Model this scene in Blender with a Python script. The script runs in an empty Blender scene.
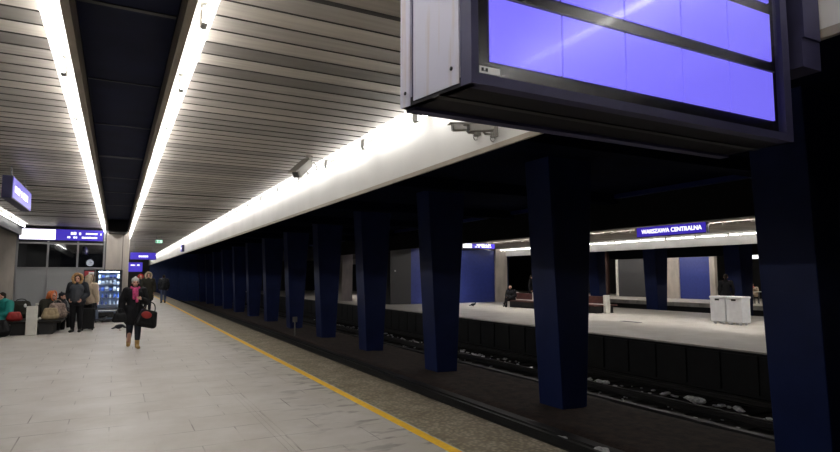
import bpy, bmesh, math, random
import numpy as np
from mathutils import Vector, Matrix
random.seed(7)
S = bpy.context.scene
COL = S.collection
R = math.radians

# ------------------------------------------------------------------ materials
def _new(name):
    m = bpy.data.materials.new(name); m.use_nodes = True
    nt = m.node_tree
    return m, nt, nt.nodes['Principled BSDF']

def mat(name, col, rough=.6, metal=0., var=0., scale=6., bump=0., bscale=40., emit=None, estr=0., stretch=None, spec=None, coat=0.):
    m, nt, b = _new(name)
    b.inputs['Base Color'].default_value = (*col, 1); b.inputs['Roughness'].default_value = rough
    b.inputs['Metallic'].default_value = metal
    if spec is not None: b.inputs['Specular IOR Level'].default_value = spec
    if coat: b.inputs['Coat Weight'].default_value = coat
    if var or bump:
        g = nt.nodes.new('ShaderNodeNewGeometry')
        mp = nt.nodes.new('ShaderNodeMapping'); nt.links.new(g.outputs['Position'], mp.inputs['Vector'])
        if stretch: mp.inputs['Scale'].default_value = stretch
    if var:
        n = nt.nodes.new('ShaderNodeTexNoise'); n.inputs['Scale'].default_value = scale; n.inputs['Detail'].default_value = 6
        nt.links.new(mp.outputs[0], n.inputs['Vector'])
        r = nt.nodes.new('ShaderNodeValToRGB')
        r.color_ramp.elements[0].position = .3; r.color_ramp.elements[1].position = .7
        r.color_ramp.elements[0].color = (*[max(0, c*(1-var)) for c in col], 1)
        r.color_ramp.elements[1].color = (*[min(1, c*(1+var)) for c in col], 1)
        nt.links.new(n.outputs['Fac'], r.inputs[0]); nt.links.new(r.outputs[0], b.inputs['Base Color'])
    if bump:
        n2 = nt.nodes.new('ShaderNodeTexNoise'); n2.inputs['Scale'].default_value = bscale; n2.inputs['Detail'].default_value = 4
        nt.links.new(mp.outputs[0], n2.inputs['Vector'])
        bp = nt.nodes.new('ShaderNodeBump'); bp.inputs['Strength'].default_value = bump; bp.inputs['Distance'].default_value = .02
        nt.links.new(n2.outputs['Fac'], bp.inputs['Height']); nt.links.new(bp.outputs[0], b.inputs['Normal'])
    if emit:
        b.inputs['Emission Color'].default_value = (*emit, 1); b.inputs['Emission Strength'].default_value = estr
    return m

TUBE = 36.
M = {}
def dm(k, *a, **kw): M[k] = mat(k, *a, **kw)
dm('tube', (1, 1, 1), .4, emit=(1, .98, .95), estr=TUBE)
dm('tube_far', (1, 1, 1), .4, emit=(1, .96, .9), estr=TUBE*2.8)
dm('tube_edge', (1, 1, 1), .4, emit=(1, .98, .95), estr=TUBE*.45)
dm('white_paint', (.78, .77, .74), .5, var=.06, scale=2)
dm('fascia_white', (.56, .55, .53), .55, var=.07, scale=1.3)
dm('lip_tan', (.30, .26, .21), .6, var=.1)
dm('navy_ceiling', (.0045, .007, .022), .95, var=.3, scale=1.5, spec=.02)
dm('navy_pillar', (.009, .019, .092), .5, var=.15, scale=2, bump=.05, spec=.25)
dm('slot_navy', (.009, .012, .038), .7, var=.3, scale=1.5, spec=.1)
dm('slot_strip', (.03, .032, .042), .6)
dm('end_blue', (.03, .06, .22), .5, var=.15)
dm('blue_panel', (.035, .055, .28), .4, var=.1)
dm('dark_wall', (.008, .008, .0085), .6, var=.3, scale=3)
dm('black', (.008, .008, .009), .5)
dm('joint', (.05, .045, .04), .8)  # for slat edges: shade of the gaps put into the colour
dm('black_gloss', (.006, .006, .007), .15)
dm('steel_dark', (.03, .03, .032), .4, metal=.5)
dm('rail_side', (.012, .011, .010), .6, var=.3)
dm('rail_top', (.02, .02, .02), .5, metal=.6)
dm('ballast', (.016, .013, .011), .95, var=.6, scale=25, bump=1., bscale=30)
dm('earth', (.036, .021, .0155), .95, var=.5, scale=6, bump=.7, bscale=25)
dm('sleeper', (.022, .02, .019), .9, var=.4)
dm('rubbish', (.72, .72, .74), .8, var=.4, scale=20)
dm('concrete', (.50, .45, .40), .8, var=.22, scale=2.2, bump=.25, bscale=25, stretch=(1, 1, .35))
dm('frost', (.36, .37, .38), .55)
dm('alu', (.36, .36, .37), .35, metal=.7)
dm('alu_dark', (.10, .10, .11), .4, metal=.6)
dm('grey_dark', (.05, .05, .055), .6)
dm('disp_navy', (.040, .038, .085), .5, var=.15, spec=.25)
dm('disp_under', (.008, .0075, .011), .6, var=.2, spec=.2)
dm('bezel', (.010, .009, .009), .25)
dm('screen', (.02, .02, .05), .3, emit=(.205, .168, 1.0), estr=1.0)
dm('sign_blue', (.03, .02, .3), .4, emit=(.055, .03, .50), estr=.75)
dm('sign_dim', (.03, .02, .16), .4, emit=(.05, .03, .4), estr=.12)
dm('sign_white', (.9, .9, .9), .4, emit=(1, .98, 1), estr=1.5)
dm('exit_green', (.5, .9, .7), .4, emit=(.55, 1, .75), estr=1.0)
dm('exit_dark', (.02, .3, .12), .4)
dm('yellow', (.98, .56, .03), .55, var=.12, scale=14)
dm('clip', (.55, .54, .52), .5)
dm('cctv', (.24, .225, .205), .45)
dm('cctv_dark', (.05, .05, .05), .3)
dm('cable', (.16, .15, .14), .5)
dm('seat_black', (.015, .013, .012), .45, var=.3, spec=.15)
dm('seat_red', (.07, .022, .018), .5, var=.3)
dm('bench_white', (.72, .70, .64), .5, var=.08)
dm('skin', (.50, .27, .20), .55)
dm('lip', (.40, .12, .11), .5)
dm('eye', (.02, .016, .015), .2)
dm('coat_black', (.011, .011, .013), .75, bump=.3, bscale=35, spec=.15)
dm('coat_dark', (.022, .024, .03), .6, bump=.3, bscale=30, spec=.15)
dm('vest_grey', (.060, .064, .075), .5, bump=.3, bscale=18, spec=.15)
dm('coat_olive', (.035, .033, .026), .8, bump=.3, spec=.15)
dm('coat_beige', (.42, .33, .24), .8, bump=.2)
dm('coat_teal', (.01, .25, .22), .65, bump=.2)
dm('coat_brown', (.05, .035, .03), .8, bump=.2)
dm('orange', (.65, .17, .05), .7)
dm('denim', (.016, .019, .028), .8, spec=.15)
dm('jeans', (.06, .08, .15), .8, spec=.15)
dm('boot_tan', (.42, .26, .09), .7, var=.15, scale=20)
dm('shoe_black', (.01, .01, .01), .4)
dm('fur', (.42, .24, .11), .95, var=.5, scale=40, bump=1., bscale=60)
dm('beanie', (.42, .41, .39), .9, bump=.4, bscale=60)
dm('red_cloth', (.50, .03, .03), .7)
dm('scarf', (.42, .045, .14), .85, var=.5, scale=22)
dm('hair', (.02, .014, .01), .6, bump=.4, bscale=80, spec=.15)
dm('bag_black', (.010, .010, .011), .4, spec=.15)
dm('bag_red', (.34, .022, .02), .5)
dm('plaid', (.35, .26, .22), .8, var=.6, scale=16)
dm('sack', (.36, .28, .17), .85, var=.25, scale=10, bump=.4, bscale=14)
dm('pigeon', (.045, .048, .055), .7, var=.4, scale=30)
dm('beak', (.05, .045, .04), .5)
dm('pink_leg', (.35, .10, .08), .6)
dm('vend_body', (.02, .023, .032), .35)
dm('vend_back', (.34, .42, .60), .5)
dm('vend_low', (.10, .13, .20), .4)
dm('led', (1, 1, 1), .4, emit=(.6, .78, 1.), estr=20.)
dm('vend_red', (.35, .03, .04), .4)
for i, c in enumerate([(.75, .8, .9), (.1, .2, .7), (.8, .85, .9), (.5, .6, .75), (.05, .08, .3), (.85, .8, .75)]): dm('prod%d' % i, c, .4)
dm('bin_white', (.85, .86, .90), .4, var=.05)
dm('paper', (.93, .93, .92), .6)
dm('rust', (.30, .17, .07), .7, var=.4, scale=12)
dm('brown_post', (.045, .015, .010), .6)

def disp_side_mat():
    m, nt, b = _new('disp_side')
    g = nt.nodes.new('ShaderNodeNewGeometry'); mp = nt.nodes.new('ShaderNodeMapping'); mp.inputs['Scale'].default_value = (1, 9, .7)
    nt.links.new(g.outputs['Position'], mp.inputs['Vector'])
    n = nt.nodes.new('ShaderNodeTexNoise'); n.inputs['Scale'].default_value = 2.2; n.inputs['Detail'].default_value = 5
    nt.links.new(mp.outputs[0], n.inputs['Vector'])
    r = nt.nodes.new('ShaderNodeValToRGB'); e = r.color_ramp.elements
    e[0].position = .30; e[0].color = (.36, .29, .24, 1); e[1].position = .46; e[1].color = (.40, .395, .49, 1)
    nt.links.new(n.outputs['Fac'], r.inputs[0]); nt.links.new(r.outputs[0], b.inputs['Base Color'])
    b.inputs['Roughness'].default_value = .5
    return m
M['disp_side'] = disp_side_mat()

def glass_mat(name, f0, rough, tint=(1, 1, 1)):
    m, nt, b = _new(name); nt.nodes.remove(b)
    t = nt.nodes.new('ShaderNodeBsdfTransparent'); t.inputs[0].default_value = (*tint, 1)
    gl = nt.nodes.new('ShaderNodeBsdfGlossy'); gl.inputs['Roughness'].default_value = rough
    lw = nt.nodes.new('ShaderNodeLayerWeight'); pw = nt.nodes.new('ShaderNodeMath'); pw.operation = 'POWER'; pw.inputs[1].default_value = 5
    lw.inputs[0].default_value = .5; nt.links.new(lw.outputs['Facing'], pw.inputs[0])
    ma = nt.nodes.new('ShaderNodeMath'); ma.operation = 'MULTIPLY_ADD'; ma.use_clamp = True; ma.inputs[1].default_value = 1-f0; ma.inputs[2].default_value = f0
    nt.links.new(pw.outputs[0], ma.inputs[0])
    mx = nt.nodes.new('ShaderNodeMixShader')
    nt.links.new(ma.outputs[0], mx.inputs[0]); nt.links.new(t.outputs[0], mx.inputs[1]); nt.links.new(gl.outputs[0], mx.inputs[2])
    nt.links.new(mx.outputs[0], nt.nodes['Material Output'].inputs[0])
    return m
M['glass'] = glass_mat('glass', .2, .03, (.55, .57, .6))
M['disp_glass'] = glass_mat('disp_glass', .011, .10)
M['vend_glass'] = glass_mat('vend_glass', .04, .03)

def slat_mat():
    m, nt, b = _new('slats')
    g = nt.nodes.new('ShaderNodeNewGeometry'); sp = nt.nodes.new('ShaderNodeSeparateXYZ'); nt.links.new(g.outputs['Position'], sp.inputs[0])
    mul = nt.nodes.new('ShaderNodeMath'); mul.operation = 'MULTIPLY'; mul.inputs[1].default_value = 4.
    fl = nt.nodes.new('ShaderNodeMath'); fl.operation = 'FLOOR'
    nt.links.new(sp.outputs['Y'], mul.inputs[0]); nt.links.new(mul.outputs[0], fl.inputs[0])
    wn = nt.nodes.new('ShaderNodeTexWhiteNoise'); wn.noise_dimensions = '1D'; nt.links.new(fl.outputs[0], wn.inputs['W'])
    r = nt.nodes.new('ShaderNodeValToRGB'); e = r.color_ramp.elements
    e[0].position = 0; e[0].color = (.24, .22, .20, 1); e[1].position = .3; e[1].color = (.49, .45, .405, 1)
    e2 = r.color_ramp.elements.new(1.); e2.color = (.68, .625, .55, 1)
    nt.links.new(wn.outputs['Value'], r.inputs[0])
    mp = nt.nodes.new('ShaderNodeMapping'); mp.inputs['Scale'].default_value = (.7, 9, 1); nt.links.new(g.outputs['Position'], mp.inputs['Vector'])
    n = nt.nodes.new('ShaderNodeTexNoise'); n.inputs['Scale'].default_value = 2; n.inputs['Detail'].default_value = 4; nt.links.new(mp.outputs[0], n.inputs['Vector'])
    mx = nt.nodes.new('ShaderNodeMix'); mx.data_type = 'RGBA'; mx.blend_type = 'MULTIPLY'; mx.inputs[0].default_value = .5
    nt.links.new(r.outputs[0], mx.inputs[6]); nt.links.new(n.outputs['Fac'], mx.inputs[7])
    nt.links.new(mx.outputs[2], b.inputs['Base Color'])
    b.inputs['Metallic'].default_value = .45; b.inputs['Roughness'].default_value = .48
    return m
M['slats'] = slat_mat()

dm('slats_matte', (.24, .22, .195), .8, var=.3, scale=1., stretch=(.2, 4, 1), spec=.1)
def floor_mat(name, c1, c2, joint, scuff=True):
    m, nt, b = _new(name); L = nt.links.new
    g = nt.nodes.new('ShaderNodeNewGeometry')
    br = nt.nodes.new('ShaderNodeTexBrick'); br.offset = .5
    mp = nt.nodes.new('ShaderNodeMapping'); mp.inputs['Rotation'].default_value = (0, 0, 0); L(g.outputs['Position'], mp.inputs['Vector'])
    L(mp.outputs[0], br.inputs['Vector'])
    br.inputs['Scale'].default_value = 1.; br.inputs['Brick Width'].default_value = .8; br.inputs['Row Height'].default_value = .6
    br.inputs['Mortar Size'].default_value = .008; br.inputs['Mortar Smooth'].default_value = .4; br.inputs['Bias'].default_value = 0
    br.inputs['Color1'].default_value = (*c1, 1); br.inputs['Color2'].default_value = (*c2, 1); br.inputs['Mortar'].default_value = (*joint, 1)
    n = nt.nodes.new('ShaderNodeTexNoise'); n.inputs['Scale'].default_value = 1.1; n.inputs['Detail'].default_value = 7; n.inputs['Roughness'].default_value = .65
    L(g.outputs['Position'], n.inputs['Vector'])
    r = nt.nodes.new('ShaderNodeValToRGB'); r.color_ramp.elements[0].position = .25; r.color_ramp.elements[1].position = .7
    r.color_ramp.elements[0].color = (.74, .71, .66, 1); r.color_ramp.elements[1].color = (1, 1, 1, 1); L(n.outputs['Fac'], r.inputs[0])
    # joints fade in and out: plain tile colour blended over the brick pattern
    n3 = nt.nodes.new('ShaderNodeTexNoise'); n3.inputs['Scale'].default_value = 1.7; n3.inputs['Detail'].default_value = 2; L(g.outputs['Position'], n3.inputs['Vector'])
    r3 = nt.nodes.new('ShaderNodeValToRGB'); r3.color_ramp.elements[0].position = .42; r3.color_ramp.elements[1].position = .68; L(n3.outputs['Fac'], r3.inputs[0])
    mid = tuple((a+c)/2 for a, c in zip(c1, c2))
    m3 = nt.nodes.new('ShaderNodeMix'); m3.data_type = 'RGBA'; L(r3.outputs[0], m3.inputs[0]); m3.inputs[6].default_value = (*mid, 1); L(br.outputs['Color'], m3.inputs[7])
    mx = nt.nodes.new('ShaderNodeMix'); mx.data_type = 'RGBA'; mx.blend_type = 'MULTIPLY'; mx.inputs[0].default_value = 1.
    L(m3.outputs[2], mx.inputs[6]); L(r.outputs[0], mx.inputs[7])
    last = mx.outputs[2]
    if scuff:   # dark smudges beside the yellow line
        mp2 = nt.nodes.new('ShaderNodeMapping'); mp2.inputs['Scale'].default_value = (2.6, 6., 1); mp2.inputs['Rotation'].default_value = (0, 0, R(12)); L(g.outputs['Position'], mp2.inputs['Vector'])
        n2 = nt.nodes.new('ShaderNodeTexNoise'); n2.inputs['Scale'].default_value = 1.; n2.inputs['Detail'].default_value = 3; L(mp2.outputs[0], n2.inputs['Vector'])
        r2 = nt.nodes.new('ShaderNodeValToRGB'); r2.color_ramp.elements[0].position = .55; r2.color_ramp.elements[1].position = .64; L(n2.outputs['Fac'], r2.inputs[0])
        sp = nt.nodes.new('ShaderNodeSeparateXYZ'); L(g.outputs['Position'], sp.inputs[0])
        mr = nt.nodes.new('ShaderNodeMapRange'); mr.inputs['From Min'].default_value = 1.7; mr.inputs['From Max'].default_value = 2.6; L(sp.outputs['X'], mr.inputs['Value'])
        mu = nt.nodes.new('ShaderNodeMath'); mu.operation = 'MULTIPLY'; L(mr.outputs[0], mu.inputs[0]); L(r2.outputs[0], mu.inputs[1])
        mu2 = nt.nodes.new('ShaderNodeMath'); mu2.operation = 'MULTIPLY'; L(mu.outputs[0], mu2.inputs[0]); mu2.inputs[1].default_value = .6
        m4 = nt.nodes.new('ShaderNodeMix'); m4.data_type = 'RGBA'; L(mu2.outputs[0], m4.inputs[0]); L(last, m4.inputs[6]); m4.inputs[7].default_value = (.10, .09, .085, 1)
        last = m4.outputs[2]
    L(last, b.inputs['Base Color'])
    b.inputs['Roughness'].default_value = .42; b.inputs['Specular IOR Level'].default_value = .35
    return m
M['floor'] = floor_mat('floor_tiles', (.62, .59, .56), (.585, .555, .525), (.20, .18, .165))
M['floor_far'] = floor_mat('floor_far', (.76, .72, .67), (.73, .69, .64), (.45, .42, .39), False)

def tactile_mat():
    m, nt, b = _new('tactile'); L = nt.links.new
    g = nt.nodes.new('ShaderNodeNewGeometry')
    v = nt.nodes.new('ShaderNodeTexVoronoi'); v.inputs['Scale'].default_value = 22; L(g.outputs['Position'], v.inputs['Vector'])
    r = nt.nodes.new('ShaderNodeValToRGB'); e = r.color_ramp.elements
    e[0].position = .15; e[0].color = (.46, .40, .30, 1); e[1].position = .6; e[1].color = (.24, .205, .15, 1); L(v.outputs['Distance'], r.inputs[0])
    n = nt.nodes.new('ShaderNodeTexNoise'); n.inputs['Scale'].default_value = 3; n.inputs['Detail'].default_value = 6; L(g.outputs['Position'], n.inputs['Vector'])
    r2 = nt.nodes.new('ShaderNodeValToRGB'); r2.color_ramp.elements[0].position = .3; r2.color_ramp.elements[1].position = .7
    r2.color_ramp.elements[0].color = (.62, .6, .55, 1); L(n.outputs['Fac'], r2.inputs[0])
    mx = nt.nodes.new('ShaderNodeMix'); mx.data_type = 'RGBA'; mx.blend_type = 'MULTIPLY'; mx.inputs[0].default_value = 1; L(r.outputs[0], mx.inputs[6]); L(r2.outputs[0], mx.inputs[7])
    L(mx.outputs[2], b.inputs['Base Color'])
    bp = nt.nodes.new('ShaderNodeBump'); bp.invert = True; bp.inputs['Strength'].default_value = .6; bp.inputs['Distance'].default_value = .01
    L(v.outputs['Distance'], bp.inputs['Height']); L(bp.outputs[0], b.inputs['Normal']); b.inputs['Roughness'].default_value = .6
    return m
M['tactile'] = tactile_mat()

# ------------------------------------------------------------------ mesh helpers
class MB:
    def __init__(s): s.v = []; s.f = []; s.mi = []; s.mats = []
    def _m(s, m):
        if m is None: return 0
        if m not in s.mats: s.mats.append(m)
        return s.mats.index(m)
    def add(s, vs, fs, m=None):
        o = len(s.v); k = s._m(m); s.v += [tuple(p) for p in vs]
        for f in fs: s.f.append([o+i for i in f]); s.mi.append(k)
        return s
    def box(s, x0, x1, y0, y1, z0, z1, m=None, T=None):
        vs = [Vector((x, y, z)) for x in (x0, x1) for y in (y0, y1) for z in (z0, z1)]
        if T: vs = [T @ p for p in vs]
        return s.add(vs, [(0, 1, 3, 2), (4, 6, 7, 5), (0, 4, 5, 1), (2, 3, 7, 6), (0, 2, 6, 4), (1, 5, 7, 3)], m)
    def bbox(s, x0, x1, y0, y1, z0, z1, r, m=None, T=None):     # bevelled box
        bm = bmesh.new(); bmesh.ops.create_cube(bm, size=1)
        for p in bm.verts: p.co = Vector(((x0+x1)/2+p.co.x*(x1-x0), (y0+y1)/2+p.co.y*(y1-y0), (z0+z1)/2+p.co.z*(z1-z0)))
        bmesh.ops.bevel(bm, geom=bm.edges[:], offset=r, segments=2, profile=.6, affect='EDGES')
        bm.verts.index_update(); vs = [p.co.copy() for p in bm.verts]
        if T: vs = [T @ p for p in vs]
        fs = [[q.index for q in f.verts] for f in bm.faces]; bm.free()
        return s.add(vs, fs, m)
    def prism(s, pts, axis, a, b, m=None):      # closed outline in the plane normal to axis
        def P(u, v, w): return {'x': (w, u, v), 'y': (u, w, v), 'z': (u, v, w)}[axis]
        n = len(pts)
        vs = [P(u, v, a) for u, v in pts]+[P(u, v, b) for u, v in pts]
        return s.add(vs, [list(range(n)), list(range(2*n-1, n-1, -1))]+[(i, (i+1) % n, n+(i+1) % n, n+i) for i in range(n)], m)
    def tube(s, pts, r, n=8, m=None):
        pts = [Vector(p) for p in pts]; rs = r if isinstance(r, (list, tuple)) else [r]*len(pts)
        vs = []
        for i, p in enumerate(pts):
            d = (pts[min(i+1, len(pts)-1)]-pts[max(i-1, 0)]).normalized()
            a = d.cross(Vector((0, 0, 1)) if abs(d.z) < .9 else Vector((1, 0, 0))).normalized(); b = d.cross(a)
            vs += [p+(a*math.cos(t)+b*math.sin(t))*rs[i] for t in [2*math.pi*k/n for k in range(n)]]
        fs = [(i*n+k, i*n+(k+1) % n, (i+1)*n+(k+1) % n, (i+1)*n+k) for i in range(len(pts)-1) for k in range(n)]
        fs += [list(range(n))[::-1], list(range((len(pts)-1)*n, len(pts)*n))]
        return s.add(vs, fs, m)
    def lathe(s, prof, c=(0, 0, 0), n=20, m=None):
        vs = [(c[0]+r*math.cos(2*math.pi*k/n), c[1]+r*math.sin(2*math.pi*k/n), c[2]+z) for r, z in prof for k in range(n)]
        fs = [(i*n+k, i*n+(k+1) % n, (i+1)*n+(k+1) % n, (i+1)*n+k) for i in range(len(prof)-1) for k in range(n)]
        fs += [list(range(n))[::-1], list(range((len(prof)-1)*n, len(prof)*n))]
        return s.add(vs, fs, m)
    def build(s, name, m=None, parent=None, smooth=False, origin=None):
        me = bpy.data.meshes.new(name)
        o0 = Vector(origin) if origin else Vector((0, 0, 0))
        me.from_pydata([tuple(Vector(p)-o0) for p in s.v], [], s.f)
        for k in (s.mats if s.mats else [m]): me.materials.append(M[k])
        if s.mats: me.polygons.foreach_set('material_index', s.mi)
        bm = bmesh.new(); bm.from_mesh(me); bmesh.ops.recalc_face_normals(bm, faces=bm.faces); bm.to_mesh(me); bm.free()
        if smooth:
            me.polygons.foreach_set('use_smooth', [True]*len(me.polygons))
        me.update()
        o = bpy.data.objects.new(name, me); COL.objects.link(o); o.location = o0
        if parent: o.parent = parent
        return o

def tag(o, label=None, cat=None, group=None, kind=None):
    if label: o['label'] = label
    if cat: o['category'] = cat
    if group: o['group'] = group
    if kind: o['kind'] = kind
    return o
def empty(name, loc, label, cat, group=None, rz=0.):
    o = bpy.data.objects.new(name, None); COL.objects.link(o); o.location = loc; o.rotation_euler = (0, 0, rz)
    return tag(o, label, cat, group)
def struct(o): o['kind'] = 'structure'; return o
def copy_tree(o, loc=None, label=None, parent=None):
    c = o.copy(); COL.objects.link(c)
    if parent: c.parent = parent
    for ch in o.children: copy_tree(ch, None, None, c)
    if loc is not None: c.location = loc
    if label: c['label'] = label
    return c
def text(name, s, size, loc, rot, m, parent, spacing=1.):
    cu = bpy.data.curves.new(name, 'FONT'); cu.body = s; cu.size = size; cu.align_x = 'CENTER'; cu.align_y = 'CENTER'
    cu.extrude = .004; cu.offset = size*.018; cu.space_character = spacing; cu.materials.append(M[m])
    t = bpy.data.objects.new(name, cu); COL.objects.link(t)
    me = bpy.data.meshes.new_from_object(t.evaluated_get(bpy.context.evaluated_depsgraph_get())); bpy.data.objects.remove(t); bpy.data.curves.remove(cu)
    me.name = name
    o = bpy.data.objects.new(name, me); COL.objects.link(o); o.location = loc; o.rotation_euler = rot; o.parent = parent
    return o

# ------------------------------------------------------------------ setting
Y0, Y1 = -3., 66.
ED = 3.78                # edge of this platform
CZ = 3.4
f = MB().box(-2.75, ED-.85, Y0, Y1, -.25, 0); f.box(-ED, -2.75, Y0, Y1, -.25, 0)
struct(f.build('floor', 'floor'))
struct(MB().box(ED-.85, ED, Y0, Y1, -.25, 0).build('floor_tactile_strip', 'tactile'))
struct(MB().box(2.80, 2.905, Y0, Y1, 0, .004).build('trim_platform_edge_line', 'yellow'))
g = MB()
for x in (1.50, 1.56, 1.62): g.box(x-.010, x+.010, Y0, 24, 0, .003)
struct(g.build('trim_guide_ribs', 'floor'))
struct(MB().box(ED-.35, ED-.25, Y0, Y1, -1.2, -.25).build('wall_platform_edge', 'dark_wall'))
struct(MB().box(-ED-.2, -ED, Y0, Y1, -1.2, CZ).build('wall_left', 'dark_wall'))
# track bed
struct(MB().box(ED-.35, 12.7, Y0, Y1, -1.3, -1.02).build('floor_trackbed', 'ballast'))
eb = MB(); nx, ny = 14, 170
for j in range(ny+1):
    for i in range(nx+1):
        x = 6.75+(9.35-6.75)*i/nx; y = Y0+(Y1-Y0)*j/ny
        z = -.95 if 0 < i < nx else -1.03
        eb.v.append((x, y, z+random.uniform(-.015, .015)))
for j in range(ny):
    for i in range(nx): eb.f.append([j*(nx+1)+i, j*(nx+1)+i+1, (j+1)*(nx+1)+i+1, (j+1)*(nx+1)+i]); eb.mi.append(0)
struct(eb.build('floor_pillar_strip', 'earth', smooth=True))
struct(MB().box(6.55, 6.75, Y0, Y1, -1.05, -.955).build('trim_kerb_near', 'dark_wall'))
struct(MB().box(9.35, 9.50, Y0, Y1, -1.05, -.955).build('trim_kerb_far', 'dark_wall'))
# rails and sleepers
def rail(x, label):
    pr = [(-.065, -1.0), (.065, -1.0), (.065, -.985), (.012, -.97), (.012, -.89), (.035, -.88), (.035, -.845), (-.035, -.845), (-.035, -.88), (-.012, -.89), (-.012, -.97), (-.065, -.985)]
    o = MB().prism([(x+a, b) for a, b in pr], 'y', Y0, Y1).build('running_rail', 'rail_side', origin=(x, 20, -1.0))
    tag(o, label, 'rail', 'running rails')
    h = MB().box(-.03, .03, Y0-20, Y1-20, .155, .158).build('rail_head', 'rail_top', o)
    return o
rail(4.66, 'steel rail tucked close under the near platform edge')
rail(6.14, 'steel rail nearest the pillar strip on the near track')
rail(10.03, 'steel rail beside the pillars on the far track, edged with white rubbish')
rail(11.50, 'steel rail running close under the wall of the opposite platform')
sl = None
for k in range(44):
    y = 4.6+.62*k
    if sl is None:
        sl = MB().bbox(9.62, 11.95, y-.12, y+.12, -1.03, -.99, .008).build('track_sleeper', 'sleeper', origin=(10.77, y, -1.03))
        tag(sl, 'concrete sleeper lying under the rails of the far track', 'sleeper', 'sleepers of the far track')
    else: copy_tree(sl, (10.77, y, -1.03))
# rubbish between the rails
def lump(bm_, c, r):
    bm = bmesh.new(); bmesh.ops.create_icosphere(bm, subdivisions=2, radius=1)
    a, b, d = r*random.uniform(.7, 1.6), r*random.uniform(.7, 1.8), r*random.uniform(.35, .7)
    for p in bm.verts: p.co = Vector((c[0]+p.co.x*a*random.uniform(.75, 1.2), c[1]+p.co.y*b*random.uniform(.75, 1.2), c[2]+d*.6+p.co.z*d*random.uniform(.8, 1.2)))
    bm.verts.index_update()
    bm_.add([p.co.copy() for p in bm.verts], [[q.index for q in fc.verts] for fc in bm.faces]); bm.free()
lt = MB()
for k in range(170):
    y = random.uniform(5, 34); lump(lt, (10.55+random.random()*.45, y, -.985), random.uniform(.02, .06))
for k in range(70):
    y = random.uniform(4.5, 20); lump(lt, (6.3+random.random()*.2, y, -1.02), random.uniform(.012, .045))
for k in range(40):
    lump(lt, (random.uniform(9.55, 9.95), random.uniform(6, 20), -1.0), random.uniform(.012, .03))
tag(lt.build('litter', 'rubbish'), 'scattered grey and white litter lying along the rails', 'litter', kind='stuff')
for c, r, lb in (((10.74, 8.17, -.96), .14, 'large crumpled white rubbish heap beside far rail, right of the middle'), ((10.80, 7.22, -.97), .10, 'small white crumpled rubbish near the rightmost pillar on far track'),
                 ((10.69, 10.62, -.97), .10, 'white rubbish clump just right of the large near pillar'), ((6.50, 6.55, -.98), .10, 'white crumpled rubbish at the bottom edge beside the near track rail'),
                 ((6.48, 7.4, -.99), .06, 'small grey rubbish lump by the near rail below the large near pillar'), ((10.45, 16.1, -.97), .10, 'white rubbish clump on far track just right of the second pillar')):
    b = MB()
    for k in range(4): lump(b, (c[0]+random.uniform(-r, r)*.7, c[1]+random.uniform(-r, r)*1.6, c[2]), r*.7)
    tag(b.build('crumpled_rubbish', 'rubbish'), lb, 'rubbish', 'white rubbish on the tracks')

# ceiling of this platform: two slatted halves, a dark slot between them
def slats(x0, x1, y0, y1, m='slats'):
    b = MB(); y = y0; rnd_ = random.Random(3)
    while y < y1:
        h_ = .018 if rnd_.random() < .08 else 0.
        b.add([(x0, y, CZ-.005+h_), (x1, y, CZ-.005+h_), (x1, y+.234, CZ+h_), (x0, y+.234, CZ+h_), (x0, y, CZ+.07), (x1, y, CZ+.07), (x1, y+.234, CZ+.07), (x0, y+.234, CZ+.07)],
              [(0, 1, 2, 3), (0, 4, 5, 1), (3, 2, 6, 7), (0, 3, 7, 4), (1, 5, 6, 2)]); y += .25
    b.box(x0, x1, y0, y1, CZ+.085, CZ+.12, 'joint')
    b.mi = [(0 if i % 5 == 0 else 1) if i < len(b.mi)-6 else 1 for i in range(len(b.mi))]; b.mats = [m, 'joint']  # slat edges and backing get a dark colour as painted shade in the gaps
    return struct(b.build('ceiling', m))
slats(.53, 2.70, Y0, Y1); slats(-2.70, -.53, Y0, Y1)
SE = 23.6
for sx in (1, -1):
    a, b_ = sorted((sx*.36, sx*.54)); struct(MB().box(a, b_, Y0, Y1, CZ+.005, CZ+.04).build('ceiling_light_trough', 'white_paint'))
    a, b_ = sorted((sx*.315, sx*.365)); struct(MB().box(a, b_, Y0, SE, CZ-.15, CZ+.05).build('trim_slot_lip', 'lip_tan'))
    a, b_ = sorted((sx*.335, sx*.36)); struct(MB().box(a, b_, Y0, Y1, CZ+.05, 3.7).build('trim_slot_side', 'slot_navy'))
    a, b_ = sorted((sx*2.69, sx*2.97)); struct(MB().box(a, b_, Y0, Y1, CZ+.005, CZ+.04).build('ceiling_light_trough', 'white_paint'))
struct(MB().box(-.34, .34, Y0, Y1, 3.62, 3.70).build('ceiling_slot', 'slot_navy'))
for y, w in ((4.68, .05), (6.55, .03), (8.5, .04), (10.8, .14), (13.1, .10), (15.4, .10), (18.2, .10)):
    struct(MB().box(-.33, .33, y-w/2, y+w/2, 3.612, 3.63).build('beam', 'slot_strip' if y > 5 else 'black'))
# fascia on the track side and darker beam on the other side
struct(MB().box(2.95, 3.08, Y0, Y1, 2.80, 4.0).build('trim_fascia', 'fascia_white'))
struct(MB().box(2.94, 2.97, Y0, Y1, 2.755, 2.80).build('trim_fascia_edge', 'lip_tan'))
struct(MB().box(-3.08, -2.95, Y0, 24.2, 3.05, 4.0).build('beam_left', 'dark_wall'))
struct(MB().box(-4.0, -3.0, Y0, Y1, CZ, CZ+.05).build('ceiling_left', 'dark_wall'))
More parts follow.
